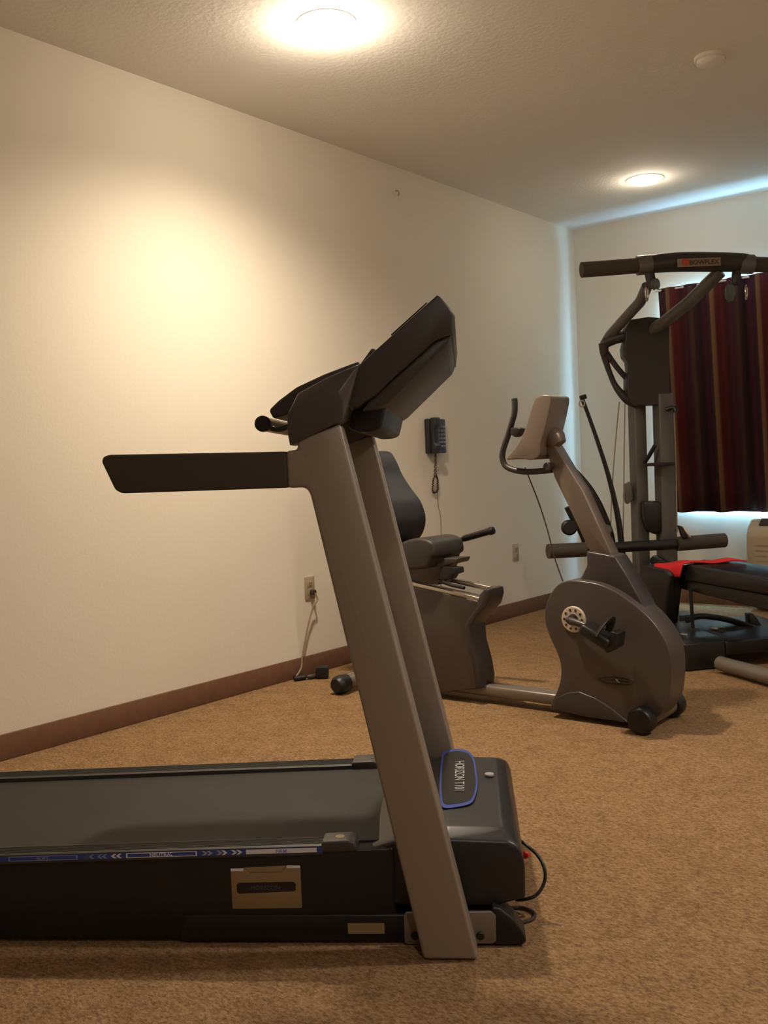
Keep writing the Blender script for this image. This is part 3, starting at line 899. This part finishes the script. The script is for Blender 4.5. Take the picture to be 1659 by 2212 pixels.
# base tube and stabilisers
MB().prism([V3((0.43, 3.47, z)) for z in (0.03,)] + P3([(1.50, 3.47, 0.03), (1.50, 3.47, 0.080), (0.43, 3.47, 0.080)]), Y * 0.085, 0.016, 3).build('base_tube', 'tubegrey', bk)
rs = MB().tube([V3((0.43, 3.32, 0.048)), V3((0.43, 3.70, 0.048))], 0.034, 20).build('rear_stabiliser', 'tubegrey', bk)
for y0 in (3.262, 3.69):
    MB().lathe(V3((0.43, y0, 0.045)), Y, [(0, 0), (0.030, 0.002), (0.040, 0.014), (0.044, 0.04), (0.042, 0.075), (0, 0.078)], 24).build('foot_cap', 'blackplastic', rs)
fs = MB().tube([V3((1.87, 3.37, 0.052)), V3((1.87, 3.66, 0.052))], 0.033, 20).build('front_stabiliser', 'tubegrey', bk)
for y0 in (3.335, 3.620):
    MB().lathe(V3((1.868, y0, 0.052)), Y, [(0, 0.004), (0.022, 0.0), (0.044, 0.003), (0.051, 0.012), (0.051, 0.055), (0.044, 0.064), (0, 0.064)], 28).build('wheel', 'blackplastic', fs)
MB().box(V3((1.78, 3.50, 0.045)), X * 0.16, Y * 0.08, Z * 0.05, 0.006).build('front_bracket', 'biketrim', bk)
# seat tower
inner = [(1040, 1300), (1042, 1308), (1024, 1328), (1008, 1350), (1012, 1388), (1024, 1432), (1030, 1468), (1028, 1488)]
tp_px = [(790, 1244), (905, 1270)] + inner + [(958, 1497), (880, 1484), (862, 1420), (832, 1330)]
MB().prism(bpl(tp_px, 3.435), Y * 0.125, 0.006, 3).build('seat_tower', 'bike', bk)
tr_px = [(1030, 1300), (1036, 1284), (1046, 1272), (1054, 1274), (1056, 1288), (1050, 1310), (1030, 1332), (1015, 1352), (1018, 1388), (1030, 1432), (1036, 1468), (1034, 1488), (1026, 1486), (1020, 1436), (1008, 1390), (1004, 1350), (1018, 1326), (1032, 1310)]
MB().prism(bpl(tr_px, 3.428), Y * 0.125, 0.006, 3).build('tower_shaded_front', 'biketrim', bk)  # dark band with knob: shade of the tower's front face put into colour
for y0, px_ in ((3.445, ((890, 1262), (1044, 1298))), (3.565, ((900, 1238), (1058, 1272)))):
    a_, b_ = bp_(*px_[0], y0), bp_(*px_[1], y0)
    MB().prism([a_ - Z * 0.010, b_ - Z * 0.010, b_ + Z * 0.010, a_ + Z * 0.010], Y * 0.028, 0.003).build('seat_rail', 'alu', bk)
MB().prism(bpl([(866, 1206), (990, 1206), (986, 1216), (962, 1222), (958, 1232), (956, 1250), (945, 1264), (900, 1258), (850, 1246), (846, 1220)], 3.455), Y * 0.10, 0.005).build('carriage', 'bike', bk)
lv = MB()
lv.prism(bpl([(950, 1224), (988, 1226), (990, 1238), (978, 1242), (972, 1252), (950, 1256)], 3.435), Y * 0.05, 0.004)
lv.tube([bp_(948, 1254, 3.44), bp_(975, 1264, 3.43), bp_(1003, 1270, 3.43)], 0.008, 10)
lv.build('adjust_lever', 'gymblack', bk)
seat_px = [(856, 1182), (874, 1180), (905, 1176), (932, 1163), (955, 1155), (978, 1154), (996, 1160), (1002, 1170), (1004, 1188), (996, 1196), (993, 1206), (984, 1216), (940, 1220), (870, 1216), (852, 1206)]
MB().prism(catmull(bpl(seat_px, 3.62), 3, True), Y * -0.24, 0.014, 4).build('seat_pad', 'seatvinyl', bk)
MB().tube([bp_(868, 1184, 3.5), bp_(850, 1180, 3.5), bp_(820, 1150, 3.52)], 0.014, 12, smooth=4).build('backrest_bracket', 'alu', bk)
back_px = [(798, 990), (812, 977), (830, 974), (846, 976), (855, 987), (863, 1003), (871, 1022), (882, 1040), (895, 1059), (911, 1080), (920, 1103), (923, 1122), (920, 1142), (911, 1160), (896, 1170), (874, 1173), (858, 1168), (850, 1150), (850, 1110), (838, 1060), (815, 1020)]
MB().prism(catmull(bpl(back_px, 3.63), 3, True), Y * -0.25, 0.018, 4).build('backrest', 'vinyl', bk)
hg = MB().tube([bp_(930, 1190, 3.655), bp_(985, 1172, 3.655), bp_(1000, 1165, 3.655)], 0.012, 12).build('side_handle', 'gymdark', bk)
MB().tube([bp_(1000, 1164, 3.655), bp_(1004, 1163, 3.655), bp_(1056, 1148, 3.655), bp_(1060, 1147, 3.655), bp_(1066, 1146, 3.655)], [0.012, 0.0155, 0.0155, 0.0195, 0.0165], 14).build('grip', 'gymblack', hg)

# ------------------------------------------------------------------ home gym
gy = math.radians(13)
GS = math.cos(gy) * RIGHT + math.sin(gy) * FWD      # across the machine
GF = -math.cos(gy) * FWD + math.sin(gy) * RIGHT     # towards the user
PL = at(1375, 870, 5.75); PR = at(1432, 880, 5.66)
gm = thing('home_gym', V3((PL.x, PL.y, 0)), 'tall dark home gym with top bar and bench standing before the curtain', 'home gym')
for p_, hw, hd_, top in ((PL, 0.075, 0.09, 1.40), (PR, 0.092, 0.09, 1.40)):
    MB().prism([V3((p_.x, p_.y, 0.03)) + GS * (hw / 2 * a_) + GF * (hd_ / 2 * b_) for a_, b_ in ((-1, -1), (1, -1), (1, 1), (-1, 1))], Z * (top - 0.03), 0.008, 3).build('post', 'gymgrey', gm)
# tower housing
hq = [(1362, 690), (1400, 684), (1446, 688), (1447, 868), (1440, 874), (1378, 876), (1364, 866), (1356, 842), (1356, 818), (1360, 800), (1358, 780), (1350, 770), (1348, 752), (1352, 735), (1352, 712)]
MB().prism([at(a, b, 5.62) for a, b in hq], FWD * 0.11, 0.006).build('tower_housing', 'gymdark', gm)
# bent struts at the left of the tower
tube_ = lambda pts, r, name, mt, par=gm, sm=4, sides=12, flat=None: MB().tube([at(*q) for q in pts], r, sides, smooth=sm, flat=flat).build(name, mt, par)
arm = MB()
arm.tube([at(1306, 744, 5.78), at(1318, 724, 5.74), at(1350, 688, 5.55), at(1383, 652, 5.36), at(1398, 618, 5.26)], 0.030, 14)
arm.build('tower_arm', 'gymgrey', gm)
arm = MB()
arm.tube([at(1404, 716, 5.66), at(1440, 692, 5.55), at(1490, 652, 5.40), at(1538, 604, 5.27), at(1556, 586, 5.24)], 0.036, 14)
arm.build('tower_arm', 'gymgrey', gm)
st = MB()
st.tube([at(1304, 742, 5.72), at(1305, 760, 5.72), at(1311, 788, 5.72), at(1318, 808, 5.72), at(1327, 829, 5.72), at(1340, 848, 5.71), at(1357, 864, 5.70), at(1376, 872, 5.70)], [0.030, 0.026, 0.017, 0.016, 0.017, 0.022, 0.028, 0.030], 12, smooth=4)
st.tube([at(1309, 764, 5.71), at(1321, 778, 5.71), at(1337, 799, 5.70), at(1356, 820, 5.70)], [0.024, 0.017, 0.016, 0.018], 12, smooth=4)
st.tube([at(1306, 742, 5.72), at(1330, 732, 5.70), at(1364, 722, 5.68)], [0.030, 0.030, 0.040], 12, smooth=3)
st.build('rear_strut', 'gymdark', gm)
# top bar with sleeves
bar = MB()
tb = [at(1258, 582, 5.20), at(1320, 578, 5.20), at(1384, 573, 5.20), at(1450, 567, 5.20), at(1510, 565, 5.21), at(1590, 565, 5.23)]
MB().tube([at(1380, 574, 5.20), at(1420, 569, 5.20), at(1470, 566, 5.21), at(1540, 566, 5.22), at(1600, 567, 5.24), at(1632, 572, 5.25)], [0.042, 0.050, 0.052, 0.052, 0.050, 0.042], 20, smooth=4).build('lat_bar', 'gymdark', gm)
for q in (((1256, 583, 5.18), (1300, 580, 5.19), (1385, 573, 5.20)), ((1626, 571, 5.25), (1700, 574, 5.27), (1760, 578, 5.28))):
    MB().tube([at(*z_) for z_ in q], 0.041, 20).build('bar_grip', 'grip', gm)
for q in ((1392, 5.20), (1612, 5.24)):
    MB().tube([at(q[0] - 16, 574 if q[0] < 1500 else 570, q[1]), at(q[0] + 14, 571, q[1])], 0.0515, 20).build('bar_collar', 'gymgrey', gm)
pl = MB().box(at(1510, 566.5, 5.145), RIGHT * 0.228, FWD * 0.006, Z * 0.043, 0.001).build('nameplate', 'logopale', gm)
MB().lathe(at(1481, 566.5, 5.142) + FWD * 0.001, -FWD, [(0, 0.003), (0.0185, 0.003), (0.0195, 0)], 24).build('emblem', 'logored', pl)
lettering('BOWFLEX', 'lettering', at(1521, 566.5, 5.1405), RIGHT, Z, 0.034, 'slot', pl, 0.0004, 0.0006, sx=1.0)
# brackets, pulleys and clips under the bar
for pts, r in (([(1402, 585, 5.2), (1406, 605, 5.2), (1412, 622, 5.2)], 0.026), ([(1592, 580, 5.24), (1590, 600, 5.24), (1588, 615, 5.24)], 0.024)):
    tube_(pts, r, 'pulley_bracket', 'gymdark', sm=3)
for c_, r in (((1417, 615, 5.19), 0.030), ((1578, 634, 5.22), 0.046)):
    q = at(*c_)
    MB().lathe(q - GS * 0.02, GS * 0.7 - FWD * 0.7, [(0, 0), (r * 0.8, 0), (r, 0.006), (r * 0.86, 0.016), (r, 0.026), (r * 0.8, 0.032), (0, 0.032)], 28).build('pulley', 'pulley', gm)
for c_ in ((1397, 634, 5.17), (1612, 632, 5.2)):
    q = at(*c_); lp = []
    for i in range(16):
        an = 2 * math.pi * i / 16
        lp.append(q + (GS * 0.55 + FWD * 0.8).normalized() * (0.024 * math.cos(an)) + Z * (0.038 * math.sin(an)))
    MB().tube(lp, 0.0042, 8, closed=True).build('clip', 'chrome', gm)
# mid-height details on the posts
MB().box(at(1424, 1003, 5.60), GS * 0.125, GF * 0.13, Z * 0.020, 0.004).build('strap', 'gymblack', gm)
MB().tube([at(1392, 1000, 5.66), at(1402, 985, 5.62), at(1415, 962, 5.60)], 0.012, 10).build('strap_hook', 'gymblack', gm)
MB().prism([at(a, b, 5.62) for a, b in ((1391, 1084), (1424, 1082), (1434, 1090), (1432, 1146), (1418, 1156), (1400, 1144), (1392, 1120))], FWD * 0.1, 0.012).build('adjuster_block', 'gymblack', gm)
MB().prism([at(a, b, 5.70) for a, b in ((1352, 1046), (1364, 1040), (1368, 1080), (1356, 1090), (1350, 1075))], FWD * 0.06, 0.006).build('post_clip', 'gymgrey', gm)
tube_([(1440, 885, 5.6), (1456, 880, 5.58), (1460, 890, 5.57)], 0.014, 'side_knob', 'gymblack', sm=3)
for pts in ([(1338, 868, 5.72), (1330, 950, 5.70), (1322, 1060, 5.66), (1318, 1170, 5.6)], [(1350, 872, 5.72), (1348, 1000, 5.70), (1346, 1170, 5.66)], [(1456, 890, 5.6), (1460, 1000, 5.6), (1463, 1150, 5.5)]):
    tube_(pts, 0.0032, 'cable', 'cordtan', sm=3, sides=6)
# power rods with hooks
rod = tube_([(1258, 862, 5.62), (1274, 905, 5.62), (1293, 960, 5.62), (1312, 1020, 5.62), (1326, 1075, 5.62), (1336, 1125, 5.62), (1343, 1180, 5.62), (1346, 1215, 5.62)],
            [0.012, 0.011, 0.012, 0.013, 0.015, 0.017, 0.018, 0.018], 'power_rod', 'gymblack', sm=4)
q = at(1257, 872, 5.60); lp = [q + RIGHT * (0.016 * math.cos(2 * math.pi * i / 12)) + Z * (0.018 * math.sin(2 * math.pi * i / 12)) for i in range(12)]
MB().tube(lp, 0.004, 8, closed=True).build('rod_hook', 'hookmetal', rod)
MB().tube([at(1253, 860, 5.62), at(1266, 856, 5.62)], 0.014, 12).build('rod_cap', 'gymblack', rod)
tube_([(1238, 1012, 5.55), (1255, 1034, 5.55), (1274, 1062, 5.55), (1291, 1094, 5.56), (1305, 1126, 5.58), (1318, 1160, 5.6), (1326, 1210, 5.60)], [0.012, 0.022, 0.029, 0.031, 0.031, 0.026, 0.022], 'power_rod', 'gymblack', sm=4)
MB().cyl(at(1312, 1145, 5.5), FWD, 0.03, 0.08, 0.006).build('rod_collar', 'gymgrey', gm)
# leg roller bar
MB().tube([at(1262, 1186, 5.40), at(1370, 1180, 5.44), at(1470, 1175, 5.50)], 0.030, 16).build('roller_bar', 'gymblack', gm)
for q in (((1184, 1191, 5.36), (1264, 1187, 5.40)), ((1462, 1175, 5.49), (1565, 1167, 5.54))):
    MB().tube([at(*q[0]), at(*q[1])], 0.041, 22).build('foam_roller', 'grip', gm)
# pulley arms either side
pa_ = MB().tube([at(1224, 1096, 5.45), at(1236, 1120, 5.46), at(1252, 1146, 5.47), at(1262, 1170, 5.48)], 0.014, 10, smooth=3).build('side_pulley_arm', 'gymblack', gm)
MB().lathe(at(1231, 1140, 5.42), FWD, [(0, 0), (0.034, 0), (0.044, 0.008), (0.036, 0.02), (0.044, 0.032), (0.034, 0.04), (0, 0.04)], 28).build('side_pulley', 'gymblack', gm)
MB().prism([at(a, b, 5.44) for a, b in ((1466, 1135), (1474, 1137), (1488, 1162), (1476, 1163))], FWD * 0.04, 0.003).build('side_pulley_arm', 'gymblack', gm)
MB().prism([at(a, b, 5.43) for a, b in ((1475, 1138), (1482, 1141), (1493, 1162), (1486, 1159))], FWD * 0.004, 0.001).build('side_plate', 'chrome', gm)
# bench
K = at(1475, 1217, 4.90)
by = math.radians(17)
BS = math.cos(by) * RIGHT + math.sin(by) * FWD
BF = -math.cos(by) * FWD + math.sin(by) * RIGHT


def gw(s, f, z):
    return V3((K.x, K.y, 0)) + BS * s + BF * f + Z * z


MB().prism([gw(0, 0, 0.395), gw(0, 0.78, 0.395), gw(0, 0.80, 0.42), gw(0, 0.79, 0.468), gw(0, 0.02, 0.484), gw(0, -0.01, 0.46)], BS * 0.30, 0.014, 4).build('bench_pad', 'bench', gm)
MB().prism([gw(0.02, -0.24, 0.36), gw(0.02, 0.0, 0.345), gw(0.02, 0.9, 0.31), gw(0.02, 0.9, 0.39), gw(0.02, -0.05, 0.40), gw(0.02, -0.24, 0.448)], BS * 0.20, 0.006).build('bench_rail', 'gymblack', gm)
MB().prism([gw(-0.06, -0.26, 0.16), gw(-0.06, -0.10, 0.16), gw(-0.06, -0.05, 0.36), gw(-0.06, -0.02, 0.43), gw(-0.06, -0.08, 0.450), gw(-0.06, -0.30, 0.458), gw(-0.06, -0.32, 0.40)], BS * 0.09, 0.012, 3).build('seat_carriage', 'gymblack', gm)
MB().tube([gw(0.0, 0.06, 0.36), gw(0.015, 0.05, 0.16)], 0.009, 10).build('bench_leg', 'gymblack', gm)
MB().tube([gw(0.16, 0.95, 0.33), gw(0.16, 1.02, 0.03)], 0.03, 12).build('bench_leg', 'gymblack', gm)
# floor base
B0 = on_plane(1480, 1452, V3((0, 0, 0)), Z)


def gb(s, f, z):
    return V3((B0.x, B0.y, 0)) + GS * s + GF * f + Z * z


bs_ = MB()
bs_.prism([gb(0, 0, 0.004), gb(0, -0.5, 0.004), gb(0, -0.5, 0.17), gb(0, -0.06, 0.150), gb(0, 0, 0.135)], GS * 0.22, 0.01)
bs_.prism([gb(0.22, 0, 0.06), gb(0.22, -0.5, 0.06), gb(0.22, -0.5, 0.155), gb(0.22, 0, 0.13)], GS * 0.5, 0.008)
bs_.build('base_platform', 'gymblack', gm)
bx = MB()
cxm = V3(((PL.x + PR.x) / 2, (PL.y + PR.y) / 2, 0))
bx.box(cxm + Z * 0.05, GS * 0.5, GF * 0.16, Z * 0.09, 0.008)
e0 = gb(0.11, -0.45, 0.06)
bx.tube([cxm + Z * 0.06, e0], 0.035, 12)
bx.build('rear_base', 'gymblack', gm)
MB().tube([cxm + Z * 0.42 + GF * 0.02, gw(0.13, -0.22, 0.40)], 0.035, 12).build('rail_support', 'gymblack', gm)
f0, f1 = on_plane(1575, 1438, V3((0, 0, 0.045)), Z), on_plane(1659, 1461, V3((0, 0, 0.045)), Z)
MB().tube([f0 - (f1 - f0) * 0.25, f1 + (f1 - f0) * 0.6], 0.034, 18).build('floor_tube', 'tubegrey', gm)
for s_ in (0.05, 0.27, 0.33):
    MB().box(gb(s_ + 0.03, -0.12 - s_ * 0.4, 0.153), GS * 0.02 + GF * 0.03, (GF * 0.02 - GS * 0.01), Z * 0.008, 0.002).build('base_plate_edge', 'alu', gm)
MB().tube([at(1484, 1340, 4.95), at(1510, 1331, 5.0), at(1560, 1336, 5.0), at(1610, 1350, 4.95), at(1640, 1362, 4.9)], 0.016, 10, smooth=4).build('cable_guide', 'gymblack', gm)
MB().prism([at(a, b, 4.95) for a, b in ((1617, 1326), (1626, 1325), (1636, 1335), (1655, 1366), (1620, 1366))], FWD * 0.06, 0.006).build('wedge', 'gymblack', gm)

# ------------------------------------------------------------------ red cloth on the bench
tb_ = bmesh.new(); R_ = []
ns, nf = 18, 16
for i in range(ns + 1):
    row = []
    for j in range(nf + 1):
        s = -0.09 + 0.37 * i / ns
        f = -0.215 + (0.235 + 0.12 * (i / ns)) * j / nf
        edge = -0.024
        zz = 0.472 + 0.022 * max(0, min(1, (f + 0.09) / 0.08)) + 0.004 * math.sin(s * 30 + f * 12)
        if s < edge:
            zz -= (edge - s) * 1.1
            s = edge - 0.006 - (edge - s) * 0.10
        row.append(tb_.verts.new(gw(s, f, zz)))
    R_.append(row)
for i in range(ns):
    for j in range(nf):
        fc = tb_.faces.new((R_[i][j], R_[i + 1][j], R_[i + 1][j + 1], R_[i][j + 1])); fc.smooth = True
cl = gw(0.08, -0.1, 0.44)
bmesh.ops.translate(tb_, verts=tb_.verts, vec=-cl)
me = bpy.data.meshes.new('red_towel'); tb_.to_mesh(me); tb_.free(); me.materials.append(M['towel'])
o = bpy.data.objects.new('red_towel', me); COL.objects.link(o); o.location = cl
o['label'] = 'bright red cloth draped over the end of the gym bench'; o['category'] = 'towel'
sm = o.modifiers.new('thick', 'SOLIDIFY'); sm.thickness = 0.006; sm.offset = 1

# ------------------------------------------------------------------ view
SC.view_settings.view_transform = 'Standard'
SC.view_settings.look = 'None'
SC.view_settings.exposure = 0.0
SC.view_settings.gamma = 1.0
SC.view_settings.use_curve_mapping = False
try:
    SC.cycles.use_denoising = True
    SC.cycles.max_bounces = 10
    SC.cycles.diffuse_bounces = 6
    SC.cycles.sample_clamp_indirect = 6
except Exception:
    pass
